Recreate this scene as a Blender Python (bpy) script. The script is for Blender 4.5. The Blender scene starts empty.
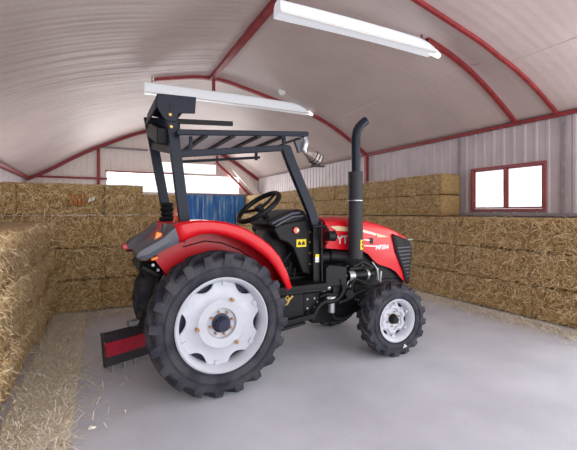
import bpy, bmesh, math, random
from mathutils import Vector, Matrix, noise
random.seed(7)
C = bpy.context.scene.collection
sc = bpy.context.scene
PI = math.pi

# ------------------------------------------------------------------ camera, light, exposure
CAMH, FPX, YAW = 1.65, 370.0, math.radians(27)
cam_d = bpy.data.cameras.new('camera'); cam = bpy.data.objects.new('camera', cam_d); C.objects.link(cam)
cam.location = (0, 0, CAMH); cam.rotation_euler = (PI/2, 0, -YAW)
cam_d.sensor_width = 36; cam_d.lens = 36*FPX/577; cam_d.shift_y = -13/577; cam_d.clip_start = .05
sc.camera = cam
sc.view_settings.view_transform = 'Standard'; sc.view_settings.look = 'None'
sc.view_settings.gamma = 1; sc.view_settings.use_curve_mapping = False
sc.view_settings.exposure = 0.0
W = bpy.data.worlds.new('daylight'); sc.world = W; W.use_nodes = True
bg = W.node_tree.nodes['Background']; bg.inputs[0].default_value = (.94, .97, 1, 1); bg.inputs[1].default_value = 1.5

def area(name, loc, rot, sx, sy, energy, col=(1, 1, 1)):
    d = bpy.data.lights.new(name, 'AREA'); d.shape = 'RECTANGLE'; d.size = sx; d.size_y = sy; d.energy = energy; d.color = col
    o = bpy.data.objects.new(name, d); C.objects.link(o); o.location = loc; o.rotation_euler = rot
    return o
# daylight entering through the open end of the barn behind the camera
area('open_end_daylight', (2.6, -3.6, 2.6), (math.radians(88), 0, 0), 9, 4.4, 300, (.98, .98, 1))
# added light from the right, with an unseen doorway cut to admit it
area('added_right_light', (7.28, .1, 1.7), (0, math.radians(96), 0), 2.6, 4.6, 215, (1, .99, .97))
# daylight through the far window band; the left light and its hidden bay are added
area('far_band_daylight', (3.2, 17.72, 2.96), (math.radians(-90), 0, 0), 5.8, .78, 260, (1, .98, .96))
area('added_left_light', (-2.72, 10.9, 1.75), (0, math.radians(-108), 0), 1.7, 4.8, 80, (1, .97, .94))

# ------------------------------------------------------------------ helpers
def lin(c):
    return tuple(((v/255)/12.92 if v/255 <= .04045 else ((v/255+.055)/1.055)**2.4) for v in c)

def mat(name, rgb, rough=.5, metal=0, vary=0, vscale=6, bump=0, bscale=60, coat=0, rgb2=None, emit=None, spec=None):
    m = bpy.data.materials.new(name); m.use_nodes = True
    nt = m.node_tree; b = nt.nodes['Principled BSDF']
    c = lin(rgb)
    b.inputs['Base Color'].default_value = (*c, 1); b.inputs['Roughness'].default_value = rough
    b.inputs['Metallic'].default_value = metal
    if coat: b.inputs['Coat Weight'].default_value = coat; b.inputs['Coat Roughness'].default_value = .12
    if spec is not None: b.inputs['Specular IOR Level'].default_value = spec
    tc = nt.nodes.new('ShaderNodeTexCoord')
    if vary or rgb2:
        n = nt.nodes.new('ShaderNodeTexNoise'); n.inputs['Scale'].default_value = vscale; n.inputs['Detail'].default_value = 5
        r = nt.nodes.new('ShaderNodeValToRGB')
        c2 = lin(rgb2) if rgb2 else tuple(v*(1-vary) for v in c)
        r.color_ramp.elements[0].color = (*c2, 1); r.color_ramp.elements[1].color = (*c, 1)
        r.color_ramp.elements[0].position = .36; r.color_ramp.elements[1].position = .62
        nt.links.new(tc.outputs['Object'], n.inputs['Vector']); nt.links.new(n.outputs['Fac'], r.inputs['Fac'])
        nt.links.new(r.outputs['Color'], b.inputs['Base Color'])
    if bump:
        n2 = nt.nodes.new('ShaderNodeTexNoise'); n2.inputs['Scale'].default_value = bscale; n2.inputs['Detail'].default_value = 4
        bp = nt.nodes.new('ShaderNodeBump'); bp.inputs['Strength'].default_value = bump; bp.inputs['Distance'].default_value = .02
        nt.links.new(tc.outputs['Object'], n2.inputs['Vector']); nt.links.new(n2.outputs['Fac'], bp.inputs['Height'])
        nt.links.new(bp.outputs['Normal'], b.inputs['Normal'])
    if emit:
        b.inputs['Emission Color'].default_value = (*lin(rgb), 1); b.inputs['Emission Strength'].default_value = emit
    return m

def straw_mat(name, cols, island=True, scale=35):
    m = bpy.data.materials.new(name); m.use_nodes = True; nt = m.node_tree; b = nt.nodes['Principled BSDF']
    b.inputs['Roughness'].default_value = .75; b.inputs['Specular IOR Level'].default_value = .25
    r = nt.nodes.new('ShaderNodeValToRGB')
    cr = r.color_ramp
    while len(cr.elements) < len(cols): cr.elements.new(.5)
    for i, c in enumerate(cols):
        cr.elements[i].position = i/(len(cols)-1); cr.elements[i].color = (*lin(c), 1)
    if island:
        g = nt.nodes.new('ShaderNodeNewGeometry'); nt.links.new(g.outputs['Random Per Island'], r.inputs['Fac'])
    else:
        tc = nt.nodes.new('ShaderNodeTexCoord'); mp = nt.nodes.new('ShaderNodeMapping'); mp.inputs['Scale'].default_value = (1, 1, 2.2)
        n = nt.nodes.new('ShaderNodeTexNoise'); n.inputs['Scale'].default_value = scale; n.inputs['Detail'].default_value = 6; n.inputs['Distortion'].default_value = 1.5
        mr = nt.nodes.new('ShaderNodeMapRange'); mr.inputs[1].default_value = .3; mr.inputs[2].default_value = .7
        nt.links.new(tc.outputs['Object'], mp.inputs['Vector']); nt.links.new(mp.outputs[0], n.inputs['Vector'])
        nt.links.new(n.outputs['Fac'], mr.inputs[0]); nt.links.new(mr.outputs[0], r.inputs['Fac'])
        bp = nt.nodes.new('ShaderNodeBump'); bp.inputs['Strength'].default_value = .9; bp.inputs['Distance'].default_value = .03
        nt.links.new(n.outputs['Fac'], bp.inputs['Height']); nt.links.new(bp.outputs['Normal'], b.inputs['Normal'])
    nt.links.new(r.outputs['Color'], b.inputs['Base Color'])
    return m

def at(px, py, Y):
    """point of the vertical plane at depth Y that the photograph shows at (px, py)"""
    u = (px-288.5)/FPX; v = (212-py)/FPX
    dx = math.sin(YAW)+math.cos(YAW)*u; dy = math.cos(YAW)-math.sin(YAW)*u
    t = Y/dy
    return Vector((t*dx, Y, CAMH+t*v))

class MB:
    def __init__(s): s.v = []; s.f = []; s.mi = []
    def add(s, vs, fs, mi=0):
        o = len(s.v); s.v += [Vector(v) for v in vs]
        for f in fs: s.f.append([i+o for i in f]); s.mi.append(mi)
        return s
    def box(s, c, size, rot=None, mi=0):
        x, y, z = size[0]/2, size[1]/2, size[2]/2
        P = [Vector(p) for p in ((-x,-y,-z),(x,-y,-z),(x,y,-z),(-x,y,-z),(-x,-y,z),(x,-y,z),(x,y,z),(-x,y,z))]
        if rot is not None: P = [rot @ p for p in P]
        return s.add([p+Vector(c) for p in P], [(0,3,2,1),(4,5,6,7),(0,1,5,4),(1,2,6,5),(2,3,7,6),(3,0,4,7)], mi)
    def span(s, a, b, mi=0):
        a = Vector(a); b = Vector(b)
        return s.box((a+b)/2, [abs(q) for q in (b-a)], None, mi)
    def bar(s, p0, p1, w, h, up=(0,0,1), mi=0):
        p0 = Vector(p0); p1 = Vector(p1); d = (p1-p0); L = d.length; d.normalize()
        y = Vector(up).cross(d)
        if y.length < 1e-4: y = Vector((0,1,0)).cross(d)
        y.normalize(); z = d.cross(y)
        R = Matrix((d, y, z)).transposed()
        return s.box((p0+p1)/2, (L, w, h), R, mi)
    def tube(s, pts, r, n=10, closed=False, mi=0):
        pts = [Vector(p) for p in pts]; k = len(pts)
        rs = r if isinstance(r, (list, tuple)) else [r]*k
        rings = []; prev = None
        for i, p in enumerate(pts):
            if closed: t = pts[(i+1) % k]-pts[i-1]
            else: t = pts[min(i+1, k-1)]-pts[max(i-1, 0)]
            t.normalize()
            if prev is None:
                a = Vector((0,0,1)) if abs(t.z) < .9 else Vector((1,0,0))
                n1 = t.cross(a).normalized()
            else:
                n1 = (prev-t*prev.dot(t)).normalized()
            prev = n1; n2 = t.cross(n1)
            rings.append([p+(n1*math.cos(2*PI*j/n)+n2*math.sin(2*PI*j/n))*rs[i] for j in range(n)])
        vs = [v for rg in rings for v in rg]; fs = []
        m = k if closed else k-1
        for i in range(m):
            for j in range(n):
                a = i*n+j; b = i*n+(j+1) % n; c = ((i+1) % k)*n+(j+1) % n; d = ((i+1) % k)*n+j
                fs.append((a, b, c, d))
        if not closed: fs += [tuple(range(n-1, -1, -1)), tuple(range((k-1)*n, k*n))]
        return s.add(vs, fs, mi)
    def cyl(s, p0, p1, r, n=16, mi=0): return s.tube([p0, p1], r, n, mi=mi)
    def lathe_y(s, prof, c, n=48, mi=0, closed=False):
        c = Vector(c); vs = []; fs = []; k = len(prof)
        for i in range(n):
            a = 2*PI*i/n
            for r, y in prof: vs.append(c+Vector((r*math.cos(a), y, r*math.sin(a))))
        for i in range(n):
            for j in range(k if closed else k-1):
                a = i*k+j; b = i*k+(j+1) % k; d = ((i+1) % n)*k+j; e = ((i+1) % n)*k+(j+1) % k
                fs.append((a, b, e, d))
        return s.add(vs, fs, mi)
    def prism(s, poly, y0, y1, mi=0):
        """polygon of (x, z) extruded along y"""
        n = len(poly)
        vs = [(x, y0, z) for x, z in poly]+[(x, y1, z) for x, z in poly]
        fs = [tuple(range(n)), tuple(range(2*n-1, n-1, -1))]+[(i, (i+1) % n, n+(i+1) % n, n+i) for i in range(n)]
        return s.add(vs, fs, mi)
    def grid(s, rows, mi=0, wrap=False):
        k = len(rows[0]); vs = [p for r in rows for p in r]; fs = []
        for i in range(len(rows)-1):
            for j in range(k if wrap else k-1):
                fs.append((i*k+j, i*k+(j+1) % k, (i+1)*k+(j+1) % k, (i+1)*k+j))
        return s.add(vs, fs, mi)
    def xf(s, M):
        s.v = [M @ v for v in s.v]; return s
    def build(s, name, m, parent=None, off=None, bev=0, smooth=None, solid=0, recalc=True):
        me = bpy.data.meshes.new(name)
        if off is None:
            off = Vector((0,0,0)); p = parent
            while p is not None: off += p.location; p = p.parent
        me.from_pydata([tuple(v-off) for v in s.v], [], s.f)
        ms = m if isinstance(m, (list, tuple)) else [m]
        for q in ms: me.materials.append(q)
        if len(ms) > 1: me.polygons.foreach_set('material_index', s.mi)
        if recalc:
            b = bmesh.new(); b.from_mesh(me); bmesh.ops.recalc_face_normals(b, faces=b.faces); b.to_mesh(me); b.free()
        if smooth is not None:
            me.shade_smooth(); me.set_sharp_from_angle(angle=math.radians(smooth))
        o = bpy.data.objects.new(name, me); C.objects.link(o)
        if parent is not None: o.parent = parent
        else: o.location = off
        if solid:
            q = o.modifiers.new('solid', 'SOLIDIFY'); q.thickness = solid; q.offset = 0
        if bev:
            q = o.modifiers.new('bevel', 'BEVEL'); q.width = bev; q.segments = 2; q.limit_method = 'ANGLE'
        return o

def tag(o, label=None, cat=None, group=None, kind=None):
    if label: o['label'] = label
    if cat: o['category'] = cat
    if group: o['group'] = group
    if kind: o['kind'] = kind
    return o
def thing(name, loc, label, cat, group=None):
    o = bpy.data.objects.new(name, None); C.objects.link(o); o.location = loc; o.empty_display_size = .1
    return tag(o, label, cat, group)
def struct(o, label=None, cat=None): return tag(o, label, cat, None, 'structure')

# ------------------------------------------------------------------ materials
M = {}
M['roof'] = mat('white_roof_sheet', (198, 182, 178), .55, 0, .10, .9, .15, 14)
M['wall'] = mat('grey_wall_sheet', (198, 188, 192), .5, .0, .14, 2.2, .05, 30)
M['gable'] = mat('white_gable_sheet', (236, 226, 220), .5, 0, .06, 2)
M['redsteel'] = mat('red_oxide_steel', (150, 50, 54), .5, 0, .3, 9)
M['sill'] = mat('grey_sill', (150, 142, 146), .6, 0, .2, 8)
M['trough'] = mat('white_trough', (226, 231, 238), .4, emit=.36)  # added emission brightens the white trough
M['trough_end'] = mat('bright_cap', (255, 252, 248), .4, emit=.9)
M['bluedoor'] = mat('blue_paint_worn', (40, 112, 186), .45, 0, 0, 5, rgb2=(22, 82, 160))
M['panel'] = mat('daylight_panel', (250, 250, 252), .5, emit=.5)
M['red'] = mat('tractor_red', (204, 6, 26), .36, 0, .05, 5, coat=.2, spec=.35)
M['fgrey'] = mat('dark_grey_plastic', (82, 84, 94), .45, 0, .1, 12)
M['rops'] = mat('charcoal_steel', (24, 30, 44), .42, 0, .08, 10, spec=.25)
M['black'] = mat('black_paint', (17, 17, 20), .45, 0, .25, 14, bump=.05, spec=.25)
M['blackp'] = mat('black_plastic', (24, 24, 28), .5, 0, .1, 16, spec=.25)
M['tyre'] = mat('rubber', (66, 65, 71), .7, 0, .3, 7, spec=.3, rgb2=(40, 41, 52), bump=.25, bscale=50)
M['side'] = M['tyre']
M['rim'] = mat('white_rim_paint', (194, 197, 206), .38, 0, .05, 10, coat=.2)
M['hub'] = mat('navy_hub', (24, 30, 58), .45)
M['bolt'] = mat('brass_bolt', (170, 128, 92), .4, .5)
M['steel'] = mat('bare_steel', (185, 186, 190), .35, .7, .2, 20)
M['white'] = mat('white_plastic', (228, 228, 226), .4)
M['yellow'] = mat('yellow_label', (238, 212, 20), .5)
M['mark'] = mat('label_print', (48, 40, 20), .6)
M['amber'] = mat('amber_lens', (250, 132, 20), .25, coat=.5)
M['orange'] = mat('orange_reflector', (226, 90, 50), .25, coat=.5)
M['lensred'] = mat('red_lens', (225, 22, 30), .25, coat=.5)
M['silver'] = mat('silver_letter', (205, 205, 208), .35, .3)
M['gold'] = mat('pale_gold_decal', (222, 192, 158), .4)
M['brass'] = mat('yellow_zinc', (190, 160, 84), .4, .5)
M['sheet_'] = mat('canopy_sheet', (214, 214, 218), .18, .25, .1, 4, coat=.3)
def sheet_mat():
    m = mat('translucent_canopy_sheet', (236, 236, 238), .25); nt = m.node_tree; b = nt.nodes['Principled BSDF']
    o = [n for n in nt.nodes if n.type == 'OUTPUT_MATERIAL'][0]
    t = nt.nodes.new('ShaderNodeBsdfTranslucent'); t.inputs[0].default_value = (.95, .95, .96, 1)
    x = nt.nodes.new('ShaderNodeMixShader'); x.inputs[0].default_value = .5
    nt.links.new(b.outputs[0], x.inputs[1]); nt.links.new(t.outputs[0], x.inputs[2]); nt.links.new(x.outputs[0], o.inputs[0])
    return m
M['sheet'] = sheet_mat()
M['shield'] = mat('perforated_shield', (38, 40, 48), .55, 0, .4, 90, bump=.5, bscale=110)
M['impred'] = mat('implement_red', (176, 18, 50), .5, 0, .25, 10)
M['impblk'] = mat('implement_black', (52, 48, 54), .6, 0, .3, 9)
M['rust'] = mat('tan_scrap_wood', (176, 112, 62), .8, 0, .35, 40)
M['paper'] = mat('white_scrap', (240, 238, 230), .7)
M['reflector'] = mat('lamp_housing', (168, 160, 150), .35, .45, .3, 25)
M['outside'] = None
COL_A = [(98, 72, 40), (166, 134, 86), (210, 176, 122), (232, 204, 154), (248, 232, 194)]
COL_L = [(176, 138, 88), (218, 184, 132), (236, 208, 160), (245, 224, 182), (250, 238, 208)]
M['straw'] = straw_mat('straw_stalks', COL_A)
M['core'] = straw_mat('straw_mass', [(92, 68, 38), (176, 143, 94), (228, 196, 142)], False)
M['straw_l'] = straw_mat('pale_straw_stalks', COL_L)
M['core_l'] = straw_mat('pale_straw_mass', [(170, 140, 94), (206, 178, 132), (230, 208, 164)], False)
M['litter'] = straw_mat('litter_stalks', [(212, 196, 166), (232, 220, 196), (240, 232, 216), (248, 244, 234)])
M['mat'] = straw_mat('litter_mass', [(208, 194, 168), (234, 226, 210), (244, 238, 226)], False, 22)

def floor_mat():
    m = bpy.data.materials.new('worn_concrete'); m.use_nodes = True; nt = m.node_tree; b = nt.nodes['Principled BSDF']
    tc = nt.nodes.new('ShaderNodeTexCoord')
    n = nt.nodes.new('ShaderNodeTexNoise'); n.inputs['Scale'].default_value = 1.3; n.inputs['Detail'].default_value = 8; n.inputs['Roughness'].default_value = .6
    r = nt.nodes.new('ShaderNodeValToRGB'); r.color_ramp.elements[0].position = .3; r.color_ramp.elements[1].position = .7
    r.color_ramp.elements[0].color = (*lin((188, 191, 202)), 1); r.color_ramp.elements[1].color = (*lin((208, 211, 222)), 1)
    n2 = nt.nodes.new('ShaderNodeTexNoise'); n2.inputs['Scale'].default_value = 90; n2.inputs['Detail'].default_value = 3
    mx = nt.nodes.new('ShaderNodeMixRGB'); mx.blend_type = 'OVERLAY'; mx.inputs[0].default_value = .14
    rr = nt.nodes.new('ShaderNodeMapRange'); rr.inputs[3].default_value = .42; rr.inputs[4].default_value = .7
    bp = nt.nodes.new('ShaderNodeBump'); bp.inputs['Strength'].default_value = .12; bp.inputs['Distance'].default_value = .01
    L = nt.links.new
    L(tc.outputs['Object'], n.inputs['Vector']); L(tc.outputs['Object'], n2.inputs['Vector'])
    L(n.outputs['Fac'], r.inputs['Fac']); L(r.outputs['Color'], mx.inputs[1]); L(n2.outputs['Color'], mx.inputs[2])
    L(mx.outputs[0], b.inputs['Base Color']); L(n.outputs['Fac'], rr.inputs[0]); L(rr.outputs[0], b.inputs['Roughness'])
    L(n2.outputs['Fac'], bp.inputs['Height']); L(bp.outputs['Normal'], b.inputs['Normal'])
    return m
M['floor'] = floor_mat()
def glass_mat():
    m = bpy.data.materials.new('window_glass'); m.use_nodes = True; nt = m.node_tree
    for n in list(nt.nodes): nt.nodes.remove(n)
    out = nt.nodes.new('ShaderNodeOutputMaterial'); mx = nt.nodes.new('ShaderNodeMixShader'); mx.inputs[0].default_value = .06
    t = nt.nodes.new('ShaderNodeBsdfTransparent'); g = nt.nodes.new('ShaderNodeBsdfGlossy'); g.inputs['Roughness'].default_value = .05
    nt.links.new(t.outputs[0], mx.inputs[1]); nt.links.new(g.outputs[0], mx.inputs[2]); nt.links.new(mx.outputs[0], out.inputs[0])
    return m
M['glass'] = glass_mat()
def door_mat():
    m = mat('blue_worn_door', (40, 112, 186), .45); nt = m.node_tree; b = nt.nodes['Principled BSDF']
    tc = nt.nodes.new('ShaderNodeTexCoord'); mp = nt.nodes.new('ShaderNodeMapping'); mp.inputs['Scale'].default_value = (6, 1, .5)
    n = nt.nodes.new('ShaderNodeTexNoise'); n.inputs['Scale'].default_value = 2.2; n.inputs['Detail'].default_value = 6
    r = nt.nodes.new('ShaderNodeValToRGB'); e = r.color_ramp.elements
    e[0].position = .36; e[0].color = (*lin((22, 88, 172)), 1); e[1].position = .70; e[1].color = (*lin((170, 190, 190)), 1)
    q = e.new(.55); q.color = (*lin((62, 132, 196)), 1)
    nt.links.new(tc.outputs['Object'], mp.inputs['Vector']); nt.links.new(mp.outputs[0], n.inputs['Vector'])
    nt.links.new(n.outputs['Fac'], r.inputs['Fac']); nt.links.new(r.outputs[0], b.inputs['Base Color'])
    return m
M['door'] = door_mat()

# ------------------------------------------------------------------ the barn
XL, XR, XC, YN, YF = -2.6, 7.2, 2.4, -3.2, 17.6
def interp(x, tab):
    if x <= tab[0][0]: return tab[0][1]
    for (a, b), (c, d) in zip(tab, tab[1:]):
        if x <= c: return b+(d-b)*(x-a)/(c-a)
    return tab[-1][1]
# height of the roof over the barn's width, as a fraction from the eaves to the ridge
NEAR = [(-1, 0), (-.93, .17), (-.82, .36), (-.62, .59), (-.5, .70), (-.25, .86), (0, 1), (.25, .86), (.5, .70), (.62, .625), (.79, .40), (.9, .21), (1, 0)]
FAR = [(-1, 0), (-.87, .12), (-.66, .41), (-.52, .57), (-.17, .92), (0, 1), (.17, .92), (.52, .65), (.66, .5), (.87, .2), (1, 0)]
def soft(s, tab):
    e = min(.09, 1-abs(s))
    return sum(interp(s+e*q, tab) for q in (-1, -.5, 0, .5, 1))/5
def roof_z(x, y):
    s = (x-XC)/((XR-XC) if x > XC else (XC-XL)); s = max(-1, min(1, s))
    k = max(0, min(1, (y-8.8)/(YF-8.8)))
    ez = (3.35 if x > XC else 3.0)
    rz = 4.99+.46*k
    if x > XC:
        q = max(0, min(1, (4.3-y)/.7)); q = q*q*(3-2*q); ez -= 0; rz -= .0
        sag = .2*q*min(1, s/.25)*min(1, (1-s)/.35)
    else: sag = 0
    return -sag+ez+(rz-ez)*(soft(s, NEAR)*(1-k)+soft(s, FAR)*k)

f = MB().span((-4, YN-.5, -.1), (9, YF+.5, 0)).build('floor', M['floor']); struct(f)
# roof sheet: corrugations run from eave to eave
NX = 56; rows = []
y = YN
while y <= YF+.001:
    r = []
    for i in range(NX+1):
        x = XL+(XR-XL)*i/NX
        left = x < XC
        amp = .003 if left else .0012
        w = amp*math.sin(2*PI*y/.15)+(.02 if left else .012)*noise.noise(Vector((x*.35, y*1.1, 3)))+(.012 if left else .003)*noise.noise(Vector((x*.22, y*5.5, 9)))
        r.append((x, y, roof_z(x, y)+w*(1 if 0 < i < NX else 0)))
    rows.append(r); y += .03
o = MB().grid(rows).build('ceiling', M['roof'], smooth=60, solid=.03); struct(o)

def corr(mb, a, b, z0, z1, axis, pos, pitch=.22, d=.014, ztop=None):
    """trapezoid-ribbed sheet between a and b along one axis"""
    n = max(1, round((b-a)/pitch)); p = (b-a)/n; prof = []
    for i in range(n):
        s = a+i*p
        prof += [(s, 0), (s+p*.62, 0), (s+p*.72, d), (s+p*.90, d)]
    prof.append((b, 0))
    lo = []; hi = []
    for s, q in prof:
        zt = ztop(s) if ztop else z1
        if axis == 'y': lo.append((pos-q, s, z0)); hi.append((pos-q, s, zt))
        else: lo.append((s, pos-q, z0)); hi.append((s, pos-q, zt))
    return mb.grid([lo, hi])
WY0, WY1, WZ0, WZ1 = 3.86, 5.31, 1.70, 2.55
wr = MB()
corr(wr, 2.6, WY0, 0, 3.38, 'y', XR); corr(wr, YN, 2.6, 3.05, 3.38, 'y', XR); corr(wr, YN, -2.4, 0, 3.05, 'y', XR); corr(wr, WY0, WY1, 0, WZ0, 'y', XR); corr(wr, WY0, WY1, WZ1, 3.38, 'y', XR); corr(wr, WY1, YF, 0, 3.38, 'y', XR)  # opening beside the camera added to let light in
struct(wr.build('wall_right', M['wall'], solid=.012))
wl = MB(); corr(wl, YN, 8.4, 0, 3.02, 'y', XL); corr(wl, 8.4, 13.4, 2.66, 3.02, 'y', XL); corr(wl, 8.4, 13.4, 0, .8, 'y', XL); corr(wl, 13.4, YF, 0, 3.02, 'y', XL); wl.v = [Vector((2*XL-v.x, v.y, v.z)) for v in wl.v]  # opening behind the back stack added to let light in
struct(wl.build('wall_left', M['wall'], solid=.012))
# far gable with its band of daylight
BX0, BX1, BZ0, BZ1 = .25, 6.15, 2.55, 3.36
wb = MB(); zt = lambda x: roof_z(x, YF)-.01
corr(wb, XL, BX0, 0, 0, 'x', YF, ztop=zt); corr(wb, BX1, XR, 0, 0, 'x', YF, ztop=zt)
corr(wb, BX0, 2.3, BZ1, 0, 'x', YF, ztop=zt); corr(wb, 5.0, BX1, BZ1, 0, 'x', YF, ztop=zt); corr(wb, 2.3, 5.0, 3.94, 0, 'x', YF, ztop=zt); corr(wb, 2.3, 5.0, BZ1, 3.45, 'x', YF); corr(wb, BX0, BX1, 0, BZ0, 'x', YF)
struct(wb.build('wall_back', M['gable'], solid=.012))
# right-hand window
wn = MB()
x0, x1 = XR-.06, XR+.02
wn.span((x0, WY0-.03, WZ0-.04), (x1, WY1+.03, WZ0+.015)).span((x0, WY0-.03, WZ1-.015), (x1, WY1+.03, WZ1+.03))
wn.span((x0, WY0-.03, WZ0), (x1, WY0+.02, WZ1)).span((x0, WY1-.02, WZ0), (x1, WY1+.03, WZ1))
M['frame'] = mat('glow_lit_red_frame', (158, 78, 82), .5, 0, .2, 9)  # red lightened in the colour itself for the glow around the panes
win = struct(wn.build('window_1', M['frame'], bev=.004), 'red framed two pane window in the right wall', 'window')
ym = (WY0+WY1)/2
MB().span((x0+.01, ym-.025, WZ0+.02), (x1-.01, ym+.025, WZ1-.02)).build('mullion', M['frame'], win, off=Vector((0,0,0)))
for a, b in ((WY0+.03, ym-.025), (ym+.025, WY1-.03)):
    s = MB()
    for q in (WZ0+.02, WZ1-.05): s.span((x0+.03, a, q), (x1-.02, b, q+.03))
    for q in (a, b-.022): s.span((x0+.03, q, WZ0+.02), (x1-.02, q+.022, WZ1-.02))
    sh = s.build('sash', M['frame'], win, off=Vector((0,0,0)))
    MB().span((x0+.06, a+.02, WZ0+.04), (x0+.066, b-.02, WZ1-.04)).build('pane', M['glass'], sh, off=Vector((0,0,0)))
MB().span((XR-.16, 3.0, WZ0-.13), (XR-.03, 5.55, WZ0-.07)).build('window_sill', M['sill'], win, off=Vector((0,0,0)), bev=.006)
# far window band
w2 = MB().span((BX0-.05, YF-.06, BZ1), (BX1+.05, YF+.02, BZ1+.05)).span((BX0-.05, YF-.06, BZ0-.05), (BX1+.05, YF+.02, BZ0)).span((BX0-.05, YF-.06, BZ0), (BX0, YF+.02, BZ1)).span((BX1, YF-.06, BZ0), (BX1+.05, YF+.02, BZ1))
w2 = struct(w2.build('window_2', M['gable']), 'long bright window band in the far gable wall', 'window')
MB().span((BX0, YF-.02, BZ0), (BX1, YF-.014, BZ1)).build('pane', M['glass'], w2, off=Vector((0,0,0)))
w3 = MB().span((2.26, YF-.06, 3.92), (5.04, YF+.02, 3.96)).span((2.26, YF-.06, 3.42), (5.04, YF+.02, 3.46)).span((2.26, YF-.06, 3.46), (2.30, YF+.02, 3.92)).span((5.0, YF-.06, 3.46), (5.04, YF+.02, 3.92))  # added opening that stands in for the hazy glow above the band
w3 = struct(w3.build('glow_opening', M['gable']), 'short opening added for the glow above the long band in the far gable wall', 'window')
MB().span((2.30, YF-.02, 3.46), (5.0, YF-.014, 3.92)).build('pane', M['glass'], w3, off=Vector((0,0,0)))
# blue sliding door under the band
d = MB(); corr(d, 3.55, 6.45, .03, 2.46, 'x', YF-.07, .24, .03)
d1 = struct(d.build('door_1', M['door'], solid=.02), 'worn blue corrugated door in the far gable wall', 'door')
MB().span((3.4, YF-.13, 2.46), (6.6, YF-.04, 2.53)).build('door_rail', M['sill'], d1, off=Vector((0,0,0)))

# red steel frame
nt_ = [0]
def trim(mb, m=None, **k):
    nt_[0] += 1
    return struct(mb.build('trim_%d' % nt_[0], m or M['redsteel'], **k))
def rib(Y, xa, xb, r, drop=.05, n=44):
    pts = [(xa+(xb-xa)*i/n, Y, roof_z(xa+(xb-xa)*i/n, Y)-drop) for i in range(n+1)]
    mb = MB()
    rows = []
    for i, p in enumerate(pts):
        p = Vector(p); t = Vector(pts[min(i+1, n)])-Vector(pts[max(i-1, 0)]); t.normalize(); u = Vector((-t.z, 0, t.x))
        rows.append([p+Vector((0,-r,0))-u*r, p+Vector((0,r,0))-u*r, p+Vector((0,r,0))+u*r, p+Vector((0,-r,0))+u*r])
    mb.grid(rows, wrap=True)
    return mb
trim(rib(3.62, 2.4, XR-.05, .026)); trim(rib(4.35, 4.75, XR-.05, .034)); trim(rib(8.83, 1.1, XR-.05, .042)); trim(rib(17.45, XL+.05, XR-.05, .07, .08))
trim(MB().span((XC-.06, YN, 4.83), (XC+.06, 8.83, 4.94)))                        # ridge beam
trim(MB().bar((XC+.05, 8.80, 4.92), (XC+.05, 8.80, 4.52), .07, .07))            # king post
trim(MB().span((XR-.11, YN, 3.315), (XR-.04, 8.9, 3.375)))                          # right eave beam
trim(MB().span((XR-.12, 8.78, 0), (XR-.04, 8.88, 3.34)))                           # right column
trim(MB().span((XL+.04, YN, 2.93), (XL+.14, YF-.1, 3.03)))                        # left eave beam
trim(MB().span((XL, YF-.12, 3.02), (.28, YF-.05, 3.10)).span((.2, YF-.12, 3.36), (3.6, YF-.06, 3.42)))   # gable girt
trim(MB().span((-.12, YF-.14, 0), (0, YF-.05, 4.42)))                              # gable post
trim(MB().span((-.15, YF-.13, 4.36), (1.9, YF-.06, 4.44)), M['sill'])            # gable collar
trim(MB().bar((5.0, YF-.25, 4.0), (6.9, YF-.25, 2.3), .12, .1).bar((5.0, YF-.25, 4.0), (5.0, YF-.25, 4.35), .1, .1))   # brace by the right corner
trim(MB().bar((5.75, YF-.5, 3.75), (7.0, YF-.5, 2.5), .1, .22), M['gable'])
trim(MB().tube([(5.75, yy, roof_z(5.75, yy)-.012) for yy in [YN+.25*q for q in range(49)]], .014, 6), M['roof'])   # lap seam of the roof
trim(MB().span((XR-.06, 5.62, 0), (XR-.03, 5.66, 3.3)).span((XR-.06, 3.52, 0), (XR-.03, 3.58, 3.3)), M['sill'])  # sheet joints
# small vent disc on the roof slope
vp = Vector((4.0, 8.2, roof_z(4.0, 8.2)-.05))
tag(MB().lathe_y([(0, -.01), (.09, -.008), (.10, .02), (0, .03)], vp, 20).build('roof_lamp', M['white'], smooth=40), 'small pale round lamp on the roof near the ridge rib', 'lamp')

# long white troughs slung between the roof ribs
def trough(Y, xa, xb, z, h, label):
    t = thing('ceiling_trough', ((xa+xb)/2, Y, z), label, 'ceiling light', 'white ceiling troughs')
    n = 30; rows = []
    for i in range(n+1):
        s = i/n; x = xa+(xb-xa)*s
        e = min(1, (1-s)/.16) if s > .84 else 1
        hh = h*math.sqrt(max(.02, 1-(1-e)**2))
        bow = .05*math.sin(PI*s)
        zb = z+bow*.4-.03*(1-s)
        ring = []
        for k in range(9):
            a = PI*k/8
            ring.append((x, Y-.11*math.cos(a), zb+hh*math.sin(a)**.45))
        rows.append(ring)
    g = MB().grid(rows, wrap=True)
    g.f.append([9*n+k for k in range(9)]); g.mi.append(0); g.f.append(list(range(9))[::-1]); g.mi.append(0)
    g.build('trough_body', M['trough'], t, smooth=50)
    MB().bar((xa, Y-.115, z-.035), (xb-.05, Y-.115, z-.005), .015, .03).build('edge_rail', M['white'], t)
    MB().tube([(xb-.1, Y, z+.03), (xb+.03, Y, z+.04), (xb+.15, Y, z+.0)], [.03, .06, .04], 8).build('end_cap', M['trough_end'], t, smooth=40)
    for x in (xa+.15, xb-.25): MB().bar((x, Y, z+.1), (x, Y, roof_z(x, Y)-.02), .02, .02).build('hanger', M['redsteel'], t)
trough(4.35, 2.05, 4.88, 4.24, .19, 'larger nearer white ceiling trough slung from the red ridge beam')
trough(8.70, .88, 5.02, 4.30, .24, 'farther white ceiling trough seen directly above the tractor roll bar')

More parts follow.
